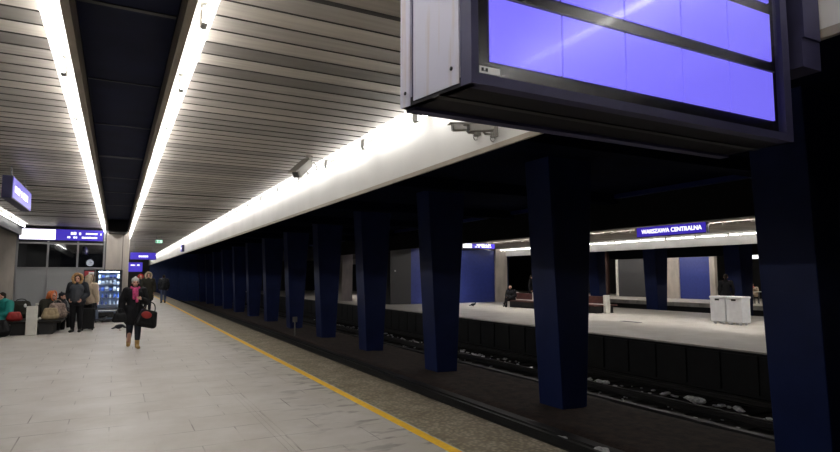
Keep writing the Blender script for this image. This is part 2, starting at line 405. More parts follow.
# dark ceiling over the tracks
struct(MB().box(3.0, 13.2, Y0, Y1, 4.0, 4.1).build('ceiling_track', 'navy_ceiling'))
tb = MB()
for k in range(13): y = Y0+1+4.95*k; tb.box(3.08, 12.9, y-.9, y-.5, 3.72, 4.0)
struct(tb.build('beam_track', 'navy_ceiling'))
struct(MB().box(8.7, 30, Y1, Y1+.3, -1.3, 4.1).build('wall_end', 'black'))
we = MB(); we.box(3.05, 8.7, Y1+.1, Y1+.3, -1.3, 4.1)
for k in range(6): we.box(3.1+.93*k, 3.98+.93*k, Y1, Y1+.1, -1.2, 4.0)
struct(we.build('wall_end_blue', 'end_blue'))
struct(MB().box(-4, 3.05, Y1, Y1+.3, -.3, 4.1).build('wall_end', 'black'))

struct(MB().box(12.62, 12.80, Y0, Y1, 3.86, 3.98).build('trim_sheen_strip', 'blue_panel'))  # added blue strip, stands in for the bluish sheen line over the tracks
# pillars of the first row
def pillar_mesh(b, cx, y, z0, z1, d=.70):
    h0, h1 = .31, .58
    vs = [(cx-h0, y, z0), (cx+h0, y, z0), (cx+h0, y+d, z0), (cx-h0, y+d, z0), (cx-h1, y-.02, z1), (cx+h1, y-.02, z1), (cx+h1, y+d+.02, z1), (cx-h1, y+d+.02, z1)]
    b.add(vs, [(0, 3, 2, 1), (4, 5, 6, 7), (0, 1, 5, 4), (1, 2, 6, 5), (2, 3, 7, 6), (3, 0, 4, 7)])
ordn = ['first', 'second', 'third', 'fourth', 'fifth', 'sixth', 'seventh', 'eighth', 'ninth', 'tenth', 'eleventh', 'twelfth', 'thirteenth']
src = None
for k in range(13):
    y = 4.0 if k == 0 else 3.84+4.94*k
    if src is None:
        b = MB(); pillar_mesh(b, 8.06, y, -.97, 4.0)
        src = b.build('support_pillar', 'navy_pillar', origin=(8.06, y, -.97))
        bv = src.modifiers.new('b', 'BEVEL'); bv.width = .015; bv.segments = 2
        o = tag(src, 'dark blue tapered pillar filling the right edge, cut by the frame', 'pillar', 'blue pillars between the tracks')
    else:
        o = copy_tree(src, (8.06, y, -.97))
        o['label'] = ('large dark blue tapered pillar standing left of the white station name sign' if k == 1 else
                      'dark blue tapered pillar between the tracks, %s one counted back from the frame edge' % ordn[k])
b = MB(); b.tube([(7.05, 25.2, -.97), (7.05, 25.2, -.25)], .03).bbox(6.95, 7.15, 25.17, 25.23, -.38, -.15, .01)
tag(b.build('marker_post', 'cctv', origin=(7.05, 25.2, -.97)), 'short pale marker post standing among the pillars by the track', 'post')

# ------------------------------------------------------------------ fluorescent tubes
def tube_unit(name, mt, lab, grp, clip=True):
    b = MB().tube([(0, -.70, 0), (0, .70, 0)], .017, 10)
    o = tag(b.build(name, mt, smooth=False), lab, 'light tube', grp)
    e = MB().bbox(-.02, .02, -.745, -.69, -.02, .10, .006).build('end_clip', 'clip', o)
    e = MB().bbox(-.02, .02, .69, .745, -.02, .10, .006).build('end_clip', 'clip', o)
    return o
def tube_row(x, z, y0, y1, lab, grp, mt='tube'):
    o = None; y = y0; n = 0
    while y < y1:
        if o is None: o = tube_unit('hanging_light_tube', mt, lab, grp); o.location = (x, y, z)
        else: copy_tree(o, (x, y, z))
        y += 1.5
tube_row(-.445, CZ-.12, -1.35, 62, 'white fluorescent tube in the row along left edge of dark ceiling slot', 'tubes left of the slot')
tube_row(.445, CZ-.12, -1.35, 62, 'white fluorescent tube in the row along right edge of dark ceiling slot', 'tubes right of the slot')
tube_row(2.80, CZ-.10, -1.35, 62, 'white fluorescent tube in the row along top of the white fascia', 'tubes along the fascia', 'tube_edge')
tube_row(-2.80, CZ-.10, 7.65, 23, 'white fluorescent tube in the row at the left ceiling edge', 'tubes at left ceiling edge', 'tube_edge')

# ------------------------------------------------------------------ end of slot, concrete column, kiosk
KY = 24.2
bk = MB(); bk.bbox(-.31, .31, 22.9, 24.15, 3.18, 3.62, .04)
tag(bk.build('hanging_bulkhead', 'black'), 'black bulkhead box closing the end of the ceiling slot above concrete column', 'bulkhead')
MB()
cc = MB(); cc.bbox(-.36, .40, KY, KY+.7, 0, CZ, .02)
o = tag(cc.build('concrete_column', 'concrete', origin=(.02, KY, 0)), 'square bare concrete column behind the lit vending machine', 'column')
MB().box(.15, .17, -.004, .0, .0, CZ).build('joint_strip', 'grey_dark', o)
struct(MB().box(-4.0, -3.12, KY-.05, KY+.6, 0, 3.3).build('wall_concrete', 'concrete'))
kk = empty('glass_kiosk', (-1.78, KY, 0), 'glass fronted kiosk with frosted lower panes under a purple sign', 'kiosk')
fr = MB()
xs = [-1.30, -.39, .52, 1.36]   # local
for x in xs: fr.box(x-.03, x+.03, -.04, .04, 0, 3.32)
for z in (.05, 1.92, 2.80, 3.28): fr.box(-1.32, 1.38, -.035, .035, z-.03, z+.03)
fr.build('frame', 'alu', kk)
for i in range(3):
    MB().box(xs[i]+.03, xs[i+1]-.03, -.008, .008, 1.95, 2.77).build('window_pane', 'glass', kk)
    MB().box(xs[i]+.03, xs[i+1]-.03, -.008, .008, .08, 1.89).build('frosted_panel', 'frost', kk)
    MB().box(xs[i]+.03, xs[i+1]-.03, -.008, .008, 2.83, 3.25).build('top_panel', 'grey_dark', kk)
rm = MB().box(-1.3, 1.36, 2.4, 2.5, 0, 3.3); rm.box(-1.34, -1.3, .05, 2.5, 0, 3.3).box(1.36, 1.40, .75, 2.5, 0, 3.3).box(-1.3, 1.36, .05, 2.5, 3.3, 3.34)
rm.build('inner_wall', 'grey_dark', kk)
ck = empty('wall_clock', (-.86, KY+.10, 2.12), 'round white clock seen behind the kiosk glass', 'clock')
MB().lathe([(.13, -.02), (.14, -.015), (.14, .015), (.13, .02)], n=24).build('case', 'alu_dark', ck).rotation_euler = (R(90), 0, 0)
MB().lathe([(.12, .0), (.12, .006)], n=24).build('dial', 'sign_white', ck).rotation_euler = (R(90), 0, 0)
ck.children[1].location = (0, -.022, 0)
h = MB().box(-.006, .006, -.034, -.030, 0, .09).box(0, .06, -.034, -.030, -.006, .006).build('hands', 'black', ck)
# the hanger of the clock
MB().box(-.012, .012, -.01, .01, .13, 1.18).build('hanger', 'alu_dark', ck)

def marks(b, x0, x1, z0, z1, y, m, rows, seed):
    rnd = random.Random(seed)
    for r in range(rows):
        za = z0+(z1-z0)*(r+.15)/rows; zb = z0+(z1-z0)*(r+.85)/rows; x = x0
        while x < x1:
            w = rnd.uniform(.4, 1.1)*(zb-za)
            if rnd.random() < .8: b.box(x, min(x+w, x1), y-.004, y, za, zb-rnd.random()*.15*(zb-za), m)
            x += w+.25*(zb-za)
def light_sign(name, loc, w, h, d, lab, white=None, blocks=(), hang=None, rz=0., face='sign_blue', dim=False, cat='sign', grp=None):
    o = empty(name, loc, lab, cat, grp, rz)
    MB().bbox(-w/2, w/2, 0, d, -h/2, h/2, .01).build('housing', 'disp_navy', o)
    MB().box(-w/2+.02, w/2-.02, -.006, .001, -h/2+.02, h/2-.02).build('lit_face', face, o)
    if white: MB().box(-w/2+white[0]*w, -w/2+white[1]*w, -.010, -.004, -h/2+.03, h/2-.03).build('white_field', 'sign_white', o)
    b = MB()
    for (u0, u1, v0, v1, rows, sd) in blocks: marks(b, -w/2+u0*w, -w/2+u1*w, -h/2+v0*h, -h/2+v1*h, -.007, None, rows, sd)
    if b.v: b.build('lettering', 'sign_white', o)
    if hang:
        for x in (-w*.35, w*.35): MB().tube([(x, d/2, h/2-.005), (x, d/2, h/2+hang)], .012).build('hanger', 'alu_dark', o)
    return o
light_sign('direction_sign', (-1.75, KY-.16, 3.10), 2.58, .42, .12, 'long lit sign on top of the kiosk, white left half and purple right', (.01, .42), ((.60, .76, .48, .82, 1, 3), (.78, .92, .55, .75, 1, 9), (.56, .92, .2, .42, 1, 4), (.94, .97, .5, .75, 1, 1)))
light_sign('direction_sign', (1.31, 36, 2.77), 1.34, .42, .14, 'purple hanging sign with white writing further down the platform', None, ((.25, .75, .3, .62, 1, 6),), hang=.42)
light_sign('direction_sign', (1.55, 60, 2.5), 1.25, .9, .14, 'distant purple lit board hanging above the far end of platform', None, ((.2, .8, .6, .8, 1, 5),), hang=.45)
o = light_sign('exit_sign', (1.60, 27.5, 3.14), .30, .17, .06, 'small pale green exit sign hanging under the slatted ceiling', face='exit_green', hang=.18)
ex = MB(); ex.bbox(-.02, .02, -.010, -.006, .0, .04, .002).prism([(-.05, -.05), (-.02, -.05), (0, -.02), (.03, -.05), (.05, -.05), (.02, 0), (-.02, .0)], 'y', -.010, -.006).box(-.12, -.08, -.010, -.006, -.055, .05)
ex.build('running_figure', 'exit_dark', o)
# platform sign at left: dark end towards us, lit long face looking across the platform
light_sign('platform_sign', (-1.49, 11.95, 3.02), 2.2, .36, .14, 'dark purple light box hanging at left with white writing on its face', None, ((.10, .43, .28, .72, 1, 12), (.50, .86, .28, .72, 1, 13)), hang=.20, rz=R(90))
light_sign('platform_sign', (2.94, 31.0, 3.02), .55, .34, .12, 'small purple sign fixed on the distant white fascia', None, ((.3, .7, .3, .7, 1, 22),), rz=R(-90)).location.x = 2.83

# ------------------------------------------------------------------ vending machines
def vending():
    vx, vy = -.215, 23.45
    o = empty('vending_machine', (vx, vy, 0), 'dark vending machine with lit rows of goods in front of column', 'vending machine')
    w, d, h = .84, .72, 1.86
    b = MB()
    b.box(-w/2, -w/2+.05, .02, d, .06, h).box(w/2-.05, w/2, .02, d, .06, h).box(-w/2, -w/2+.09, 0, .02, .06, h).box(w/2-.09, w/2, 0, .02, .06, h).box(-w/2, w/2, 0, d, h-.06, h).box(-w/2, w/2, 0, d, .06, .46).box(-w/2, w/2, d-.03, d, .06, h)
    b.build('cabinet', 'vend_body', o)
    for x in (-.36, .36):
        for y in (.06, .62): MB().lathe([(.03, 0), (.025, .06)], (x, y, 0), 8).build('foot', 'black', o)
    MB().box(-w/2+.05, w/2-.05, d-.045, d-.03, .46, h-.06).build('back_panel', 'vend_back', o)
    for z in (.62, .86, 1.10, 1.34, 1.56): MB().box(-w/2+.05, w/2-.05, .10, d-.045, z-.012, z).build('shelf', 'alu', o)
    for x in (-w/2+.058, w/2-.078): MB().box(x, x+.02, .025, .045, .5, h-.09).build('light_strip', 'led', o)
    MB().box(-w/2+.08, w/2-.08, .03, .05, h-.075, h-.062).build('light_strip', 'led', o)
    MB().box(-w/2+.05, w/2-.05, .004, .012, .47, h-.06).build('glass_front', 'vend_glass', o)
    fl = MB().bbox(-.28, .20, -.012, .004, .16, .36, .01).build('delivery_flap', 'black_gloss', o)
    MB().box(-.3, .3, -.008, .0, .40, .43).build('trim_bar', 'paper', o)
    MB().box(-w/2+.05, w/2-.05, -.004, .01, .12, .45).build('lower_panel', 'vend_low', o)
    MB().bbox(.25, .36, -.02, .003, .2, .42, .008).build('coin_panel', 'alu_dark', o)
    names = ['lowest', 'second', 'middle', 'fourth', 'top']
    rn = random.Random(5)
    for r, z in enumerate((.62, .86, 1.10, 1.34, 1.56)):
        for i in range(6):
            x = -.31+i*.124; hh = rn.uniform(.10, .17); ww = rn.uniform(.07, .1)
            bottle = r < 2
            if bottle: q = MB().lathe([(.028, 0), (.03, .01), (.03, hh*.6), (.012, hh*.8), (.012, hh), (.004, hh+.002)], (vx+x, vy+.16, z), 10)
            else: q = MB().add([(vx+x-ww/2, vy+.12, z), (vx+x+ww/2, vy+.12, z), (vx+x+ww/2, vy+.18, z), (vx+x-ww/2, vy+.18, z), (vx+x-ww/2, vy+.15, z+hh), (vx+x+ww/2, vy+.15, z+hh),
                               (vx+x-ww*.55, vy+.11, z+hh*.5), (vx+x+ww*.55, vy+.11, z+hh*.5), (vx+x+ww*.55, vy+.19, z+hh*.5), (vx+x-ww*.55, vy+.19, z+hh*.5)],
                              [(0, 3, 2, 1), (0, 1, 7, 6), (1, 2, 8, 7), (2, 3, 9, 8), (3, 0, 6, 9), (6, 7, 5, 4), (8, 9, 4, 5), (7, 8, 5), (9, 6, 4)])
            q = q.build('drink_bottle' if bottle else 'snack_packet', 'prod%d' % rn.randrange(6), origin=(vx+x, vy+.15, z))
            tag(q, '%s on the %s shelf of the lit vending machine' % ('drink bottle' if bottle else 'snack packet', names[r]), 'bottle' if bottle else 'packet', 'goods on the %s vending shelf' % names[r])
vending()
o = empty('ticket_machine', (-.84, 23.55, 0), 'narrow dark machine with red and white header left of vending machine', 'machine')
MB().bbox(-.17, .17, 0, .5, 0, 1.86, .01).build('cabinet', 'vend_body', o)
MB().box(-.15, .15, -.01, .002, 1.62, 1.82).build('header', 'vend_red', o); MB().box(-.02, .15, -.014, -.008, 1.68, 1.78).build('header_panel', 'paper', o)
MB().box(-.12, .12, -.01, .002, 1.0, 1.5).build('front_window', 'black_gloss', o)

# ------------------------------------------------------------------ hanging display
DX0, DX1, DY, DY1, DZ = .975, 2.735, 1.50, 1.87, 2.236
D = empty('hanging_display', (DX0, DY, DZ), 'big hanging departure display with two rows of glowing violet panels', 'display')
W = DX1-DX0; DD = DY1-DY; HT = CZ-DZ
b = MB(); b.box(0, W, .05, DD, .0, .03, 'disp_under').box(0, W, .16, .19, -.004, .0, 'black').box(0.02, W, DD-.05, DD, -.012, .0, 'disp_navy')
b.box(0.03, W-.03, DD-.03, DD, .03, HT, 'disp_navy').box(W-.03, W, .02, DD, .0, HT, 'disp_navy').box(.005, .03, .02, DD, .0, HT, 'disp_navy')
b.build('body', None, D)
sp = MB().box(-.003, .006, .055, DD-.075, .012, HT); sp.build('side_panel', 'disp_side', D)['label'] = 'pale rust-streaked side panel'
MB().box(-.004, .006, DD-.055, DD, .0, HT).build('side_edge', 'disp_side', D)
for (y, z) in ((.09, .07), (.09, .75), (DD-.03, .05), (DD-.03, .7)):
    s_ = MB().lathe([(.007, 0), (.007, .004), (.003, .006)], n=10).build('screw', 'steel_dark', D); s_.location = (-.003, y, z); s_.rotation_euler = (0, R(-90), 0)
fb = MB()   # front frame
fw = .035
fb.prism([(0, 0), (W, 0), (W, HT), (0, HT), (0, .0001)], 'y', 99, 99) if False else None
fb.box(0, W, 0, .05, 0, fw).box(0, W, 0, .05, HT-fw, HT).box(0, fw*.8, 0, .05, fw, HT-fw).box(W-fw*1.5, W, 0, .05, fw, HT-fw)
fb.build('front_frame', 'disp_navy', D)
MB().box(fw*.8, W-fw*1.5, .035, .05, fw, HT-fw).build('bezel', 'bezel', D)
px = [1.0187*q for q in [1.045, 1.355, 1.665, 1.985, 2.285, 2.598]]
for (z0, z1) in ((2.331, 2.555), (2.611, 2.835), (2.891, 3.115)):
    for i in range(5):
        MB().box(px[i]+.0045-DX0, px[i+1]-.0045-DX0, .026, .036, z0-DZ, z1-DZ).build('screen_panel', 'screen', D)
MB().box(px[0]-DX0, px[-1]-DX0, .02, .036, 2.556-DZ, 2.561-DZ).build('screen_rail', 'alu_dark', D)
MB().box(fw*.8, W-fw*1.5, .010, .014, fw, HT-fw).build('cover_glass', 'disp_glass', D)
st = MB().box(.035, .115, .005, .009, .040, .063).build('sticker', 'paper', D)
b = MB(); b.box(.042, .050, .003, .006, .046, .057).box(.053, .056, .003, .006, .046, .049).box(.058, .066, .003, .006, .046, .057); b.build('print', 'steel_dark', st)
# bracket holding the display to the fascia
B = MB()
B.box(W+.06, W+.195, -.04, .28, .50, HT, 'disp_navy').box(W, W+.06, .06, .22, .12, HT, 'black').box(W+.055, W+.205, -.03, .26, .36, .50, 'disp_navy').box(W+.015, W+.03, .05, .06, .42, .47, 'cctv')
B.build('bracket', None, D)

for ch in [c for c in bpy.data.objects if c.type == 'MESH' and (c.parent == D or (c.parent and c.parent.parent == D))]:   # the housing is a little wider at its back
    q = ch.location
    for v in ch.data.vertices:
        if ch.name.startswith('screw'): continue
        x, y = v.co.x+q.x, v.co.y+q.y
        if y > .045: v.co.x -= .068*max(0, min(1, y/DD))*max(0, 1-x/W)
    if ch.name.startswith('screw'): ch.location.x -= .068*ch.location.y/DD

# ------------------------------------------------------------------ CCTV cameras
def cctv(loc, lab, wall):
    o = empty('cctv_camera', loc, lab, 'camera', 'security cameras')
    if wall:
        MB().bbox(-.035, .0, -.05, .05, -.05, .06, .006).build('mount', 'cctv', o)
        MB().tube([(-.02, 0, -.02), (-.14, -.01, -.03), (-.17, -.01, -.0)], .014).build('arm', 'cctv', o)
        T = Matrix.Translation((-.20, -.03, .02)) @ Matrix.Rotation(R(168), 4, 'Z') @ Matrix.Rotation(R(6), 4, 'Y')
        loop = [(-.02+.0*t, -.03-.0*t, -.04) for t in (0,)]
        cab = [(-.03, -.02, -.045)]+[(-.055-.03*math.cos(a), -.02, -.055-.05*math.sin(a)) for a in [math.pi*k/8*1.0 for k in range(8, -1, -1)]][::-1]+[(-.09, -.015, -.03)]
    else:
        MB().lathe([(.035, 0), (.035, -.02), (.015, -.03)], n=14).build('mount', 'cctv', o)
        MB().tube([(0, 0, -.02), (0, 0, -.10), (-.03, -.01, -.14)], .014).build('arm', 'cctv', o)
        T = Matrix.Translation((-.07, -.03, -.13)) @ Matrix.Rotation(R(222), 4, 'Z') @ Matrix.Rotation(R(34), 4, 'Y')
        cab = [(.03, 0, -.01)]+[(.025+.055*math.sin(a), 0, -.12+.065*math.cos(a)) for a in [math.pi*k/12*1.8 for k in range(0, 13)]]
    MB().bbox(-.13, .14, -.04, .04, -.04, .04, .015, T=T).build('housing', 'cctv', o)
    MB().bbox(-.12, .18, -.046, .046, .036, .05, .005, T=T).build('sun_shield', 'cctv', o)
    MB().box(.138, .146, -.03, .03, -.03, .03, T=T).build('lens', 'cctv_dark', o)
    MB().tube(cab, .005, 6).build('cable', 'cable', o)
    return o
cctv((2.95, 4.15, 2.90), 'bullet security camera on the fascia below the display, nearer the wall box', True).scale = (.85, .85, .85)
c2 = cctv((2.95, 4.42, 2.97), 'bullet security camera half hidden behind another one under the display', True)
c2.scale = (.85, .85, .85)
cctv((2.46, 8.2, CZ), 'bullet security camera with looped cable on the slatted ceiling', False).scale = (1.55, 1.55, 1.55)

# ------------------------------------------------------------------ benches
def bench(name, x, y0, y1, lab, seatm, second):
    o = empty(name, (x, y0, 0), lab, 'bench'); L = y1-y0
    for s in (-1, 1):
        a, b_ = sorted((s*.14, s*.70))
        MB().bbox(a, b_, .12, L-.12, .31, .38, .015).build('seat', seatm, o)
        a, b_ = sorted((s*.16, s*.5))
        MB().box(a, b_, .2, L-.2, .0, .31).build('plinth', 'black', o)
    n = max(2, int(L/1.6)+1)
    for i in range(n):
        y = (L-.16)*i/(n-1)
        MB().bbox(-.13, .13, y, y+.16, 0, .80, .012).build('end_post', 'bench_white', o)
    for i in range(n-1):
        ya = (L-.16)*i/(n-1)+.16; yb = (L-.16)*(i+1)/(n-1)
        MB().bbox(-.05, .05, ya, yb, .41, .74, .01).build('back_panel', second, o)
        MB().bbox(-.14, .14, ya, yb, .38, .41, .008).build('table_slab', 'bench_white', o)
    return o
bench('waiting_bench', -2.02, 19.2, 23.3, 'long double sided bench with white end post and black seats, crowded with luggage', 'seat_black', 'seat_black')
bench('waiting_bench', 19.2, 18.7, 25.4, 'long bench with white posts on the opposite platform, one person seated', 'seat_red', 'seat_red')

# ------------------------------------------------------------------ soft bodies: union of tapered capsules, one surface
def _ico(sub=2):
    bm = bmesh.new(); bmesh.ops.create_icosphere(bm, subdivisions=sub, radius=1); v = [p.co.copy() for p in bm.verts]
    bm.verts.index_update(); fs = [[q.index for q in f_.verts] for f_ in bm.faces]; bm.free(); return v, fs
ICO = _ico(2)
def blob(name, prims, mats, parent, vox=.012, smooth=2):
    """prims: (kind, ..., mat): ('c', p0, r0, p1, r1, m) or ('e', centre, (rx, ry, rz), m[, Matrix])"""
    bm = bmesh.new()
    for q in prims:
        if q[0] == 'c':
            _, p0, r0, p1, r1, _m = q
            vs = [bm.verts.new(Vector(p0)+v*r0) for v in ICO[0]]+[bm.verts.new(Vector(p1)+v*r1) for v in ICO[0]]
            bmesh.ops.convex_hull(bm, input=vs)
        else:
            T = q[4] if len(q) > 4 else Matrix()
            vs = [bm.verts.new(Vector(q[1])+T @ Vector((v.x*q[2][0], v.y*q[2][1], v.z*q[2][2]))) for v in ICO[0]]
            for fc in ICO[1]: bm.faces.new([vs[i] for i in fc])
    loose = [v for v in bm.verts if not v.link_faces]
    bmesh.ops.delete(bm, geom=loose, context='VERTS')
    me = bpy.data.meshes.new(name); bm.to_mesh(me); bm.free()
    t = bpy.data.objects.new('tmp', me); COL.objects.link(t)
    rm_ = t.modifiers.new('r', 'REMESH'); rm_.mode = 'VOXEL'; rm_.voxel_size = vox
    if smooth: sm = t.modifiers.new('s', 'SMOOTH'); sm.iterations = smooth; sm.factor = .5
    dg = bpy.context.evaluated_depsgraph_get()
    nm = bpy.data.meshes.new_from_object(t.evaluated_get(dg)); bpy.data.objects.remove(t); bpy.data.meshes.remove(me)
    nm.name = name
    for k in mats: nm.materials.append(M[k])
    n = len(nm.polygons)
    if len(mats) > 1 and n:
        ce = np.empty(n*3); nm.polygons.foreach_get('center', ce); ce = ce.reshape(-1, 3)
        best = np.full(n, 1e9); idx = np.zeros(n, dtype=np.int32)
        for q in prims:
            if q[0] == 'c':
                a = np.array(q[1]); b_ = np.array(q[3]); ab = b_-a; t_ = np.clip(((ce-a) @ ab)/max(1e-9, ab @ ab), 0, 1)
                dd = np.linalg.norm(ce-(a+t_[:, None]*ab), axis=1)-(q[2]+(q[4]-q[2])*t_); mk = q[5]
            else:
                T = np.array((q[4] if len(q) > 4 else Matrix()).to_3x3()); rr = np.array(q[2])
                lc = (ce-np.array(q[1])) @ T
                dd = (np.linalg.norm(lc/rr, axis=1)-1)*rr.min(); mk = q[3]
            w = dd < best; best[w] = dd[w]; idx[w] = mats.index(mk)
        nm.polygons.foreach_set('material_index', idx)
    nm.polygons.foreach_set('use_smooth', [True]*n)
    o = bpy.data.objects.new(name, nm); COL.objects.link(o); o.parent = parent
    return o

def V(*a): return Vector(a)
def hand(w, d, nrm, thumb, k=1.):
    """w wrist, d finger direction, nrm palm normal (fingers curl towards it), thumb side direction"""
    d = d.normalized(); nrm = nrm.normalized(); thumb = thumb.normalized(); P = []
    for i, u in enumerate((.028, .010, -.009, -.027)):
        base = w+d*.085*k+thumb*u*k
        P.append(('c', w+d*.01+thumb*u*.5, .017*k, base, .012*k, 'skin'))
        ln = (.034, .040, .037, .029)[i]*k
        k1 = base+(d*.9+nrm*.35).normalized()*ln; k2 = k1+(d*.55+nrm*.85).normalized()*ln*.75; k3 = k2+(d*.1+nrm).normalized()*ln*.5
        P += [('c', base, .0100*k, k1, .0092*k, 'skin'), ('c', k1, .0092*k, k2, .0085*k, 'skin'), ('c', k2, .0085*k, k3, .0075*k, 'skin')]
    t0 = w+d*.02*k+thumb*.02*k; t1 = w+d*.055*k+thumb*.05*k+nrm*.012*k; t2 = t1+(d*.8+nrm*.4)*.028*k
    P += [('c', t0, .014*k, t1, .0115*k, 'skin'), ('c', t1, .0112*k, t2, .009*k, 'skin')]
    return P

def pose(kind):
    J = {}
    for s, sx in (('L', 1), ('R', -1)):
        J['sh'+s] = V(sx*.185, .0, 1.40); J['el'+s] = V(sx*.245, .03, 1.13); J['wr'+s] = V(sx*.25, -.06, .90)
        J['hip'+s] = V(sx*.09, 0, .90); J['kn'+s] = V(sx*.095, -.01, .49); J['an'+s] = V(sx*.10, .02, .085)
    J['pel'] = V(0, 0, .95); J['ch'] = V(0, 0, 1.28); J['nk'] = V(0, .0, 1.47); J['hd'] = V(0, -.015, 1.60)
    if kind == 'walk':
        J['knL'] = V(.085, -.10, .50); J['anL'] = V(.08, -.17, .09); J['knR'] = V(-.085, .0, .49); J['anR'] = V(-.08, .17, .12)
    if kind == 'sit':
        dz = -.46
        for k_ in ('shL', 'shR', 'elL', 'elR', 'wrL', 'wrR', 'pel', 'ch', 'nk', 'hd'): J[k_] = J[k_]+V(0, 0, dz)
        for s, sx in (('L', 1), ('R', -1)):
            J['hip'+s] = V(sx*.09, 0, .52); J['kn'+s] = V(sx*.11, -.42, .51); J['an'+s] = V(sx*.11, -.42, .085)
            J['el'+s] += V(0, -.06, .02); J['wr'+s] = V(sx*.13, -.30, .60)
        J['ch'] += V(0, -.04, 0); J['nk'] += V(0, -.08, 0); J['hd'] += V(0, -.12, 0)
    return J

def person(label, loc, rz, kind='stand', height=1.7, coat='coat_black', hem=.62, puff=.0, trousers='denim', shoes='shoe_black', head=('hair', 'hair'),
           scarf=None, J=None, vest=None, vox=.012, shoe_h=.12, seat=.384):
    o = empty('person', loc, label, 'person', None, rz); k = height/1.7; o.scale = (k, k, k)
    J = J or pose(kind); H = J['hd']; N = J['nk']
    fwd = V(0, -1, 0)
    # body: one surface
    P = [('c', J['pel'], .115, J['ch'], .125, 'skin'), ('c', J['shL'], .06, J['shR'], .06, 'skin'), ('c', J['ch']+V(.06, 0, .02), .11, J['ch']+V(-.06, 0, .02), .11, 'skin'),
         ('c', J['ch']+V(0, 0, .08), .08, N, .055, 'skin'), ('c', N-V(0, 0, .02), .052, H-V(0, 0, .04), .05, 'skin'), ('c', J['hipL'], .10, J['hipR'], .10, 'skin')]
    P += [('e', H+V(0, .012, .02), (.075, .092, .095), 'skin'), ('e', H+V(0, -.028, -.045), (.056, .058, .062), 'skin'),
          ('c', H+V(0, -.088, .012), .010, H+V(0, -.107, -.022), .0145, 'skin'), ('e', H+V(0, -.088, -.058), (.022, .010, .009), 'lip'),
          ('e', H+V(.076, .005, -.01), (.012, .02, .03), 'skin'), ('e', H+V(-.076, .005, -.01), (.012, .02, .03), 'skin'),
          ('c', H+V(-.045, -.070, .030), .014, H+V(.045, -.070, .030), .014, 'skin')]
    for s, sx in (('L', 1), ('R', -1)):
        P += [('c', J['sh'+s], .055, J['el'+s], .043, 'skin'), ('c', J['el'+s], .042, J['wr'+s], .028, 'skin'), ('c', J['hip'+s], .09, J['kn'+s], .06, 'skin'), ('c', J['kn'+s], .058, J['an'+s], .038, 'skin')]
        fo = J['an'+s]; P += [('c', fo+V(0, .02, -.035), .030, fo+V(sx*.015, -.12, -.045), .026, 'skin')]
        d = (J['wr'+s]-J['el'+s]).normalized(); nr = V(-sx, 0, 0) if abs(d.x) < .7 else V(0, 0, -1)
        th = fwd if abs(d.y) < .7 else V(-sx*.3, 0, 1)
        nr = (nr-d*nr.dot(d)).normalized(); th = (th-d*th.dot(d)-nr*th.dot(nr)).normalized()
        P += hand(J['wr'+s], d, nr, th)
    blob('body', P, ['skin', 'lip'], o, vox=min(vox, .009))
    for sx in (1, -1):
        e = MB().lathe([(.002, -.011), (.009, -.006), (.011, 0), (.009, .006), (.002, .011)], n=10).build('eye', 'eye', o, True); e.location = H+V(sx*.032, -.078, .012)
    # trousers
    t = .018
    P = [('c', J['hipL'], .105+t, J['hipR'], .105+t, 'a')]
    for s in 'LR': P += [('c', J['hip'+s], .095+t, J['kn'+s], .064+t, 'a'), ('c', J['kn'+s], .064+t, J['an'+s]+V(0, 0, shoe_h-.05), .046+t, 'a')]
    blob('trousers', P, [trousers], o, vox, 1)
    for s, sx in (('L', 1), ('R', -1)):
        fo = J['an'+s]
        P = [('c', fo+V(0, .025, -.040), .050, fo+V(sx*.02, -.15, -.050), .042, 'a'), ('c', fo+V(0, .015, -.03), .052, fo+V(0, .0, shoe_h-.06), .056, 'a')]
        sh = blob('shoe', P, [shoes], o, vox, 1)
        lo = min(v.co.z for v in sh.data.vertices); z0 = fo.z-.085
        for v in sh.data.vertices:
            if v.co.z < z0+.004: v.co.z = z0+.004
    # coat
    t = .035+puff
    P = [('c', J['pel'], .125+t, J['ch'], .13+t, 'a'), ('c', J['ch']+V(.07, 0, .03), .105+t, J['ch']+V(-.07, 0, .03), .105+t, 'a'), ('c', J['shL']-V(.03, 0, .02), .065+t*.7, J['shR']+V(.03, 0, -.02), .065+t*.7, 'a'),
         ('c', J['ch']+V(0, 0, .12), .08+t, N-V(0, 0, .01), .066+t*.6, 'a')]
    if kind != 'sit' and hem:
        P += [('c', J['pel']+V(.05, 0, 0), .125+t, V(.07, -.01, hem+.12), .12+t, 'a'), ('c', J['pel']-V(.05, 0, 0), .125+t, V(-.07, .01, hem+.12), .12+t, 'a')]
    if kind == 'sit':
        P += [('c', J['hip'+s], .12+t, J['hip'+s].lerp(J['kn'+s], .6), .095+t, 'a') for s in 'LR']
    for s in 'LR':
        P += [('c', J['sh'+s], .062+t*.8, J['el'+s], .052+t*.8, 'a'), ('c', J['el'+s], .052+t*.8, J['el'+s].lerp(J['wr'+s], .93), .042+t*.55, 'a')]
    blob('coat', P, [coat], o, vox, 2)
    if vest:
        P = [('c', J['pel']+V(0, -.03, .05), .135+t, J['ch']+V(0, -.03, -.02), .125+t, 'a'), ('c', J['ch']+V(.06, -.035, .02), .10+t, J['ch']+V(-.06, -.035, .02), .10+t, 'a')]
        blob('vest', P, [vest], o, vox, 2)
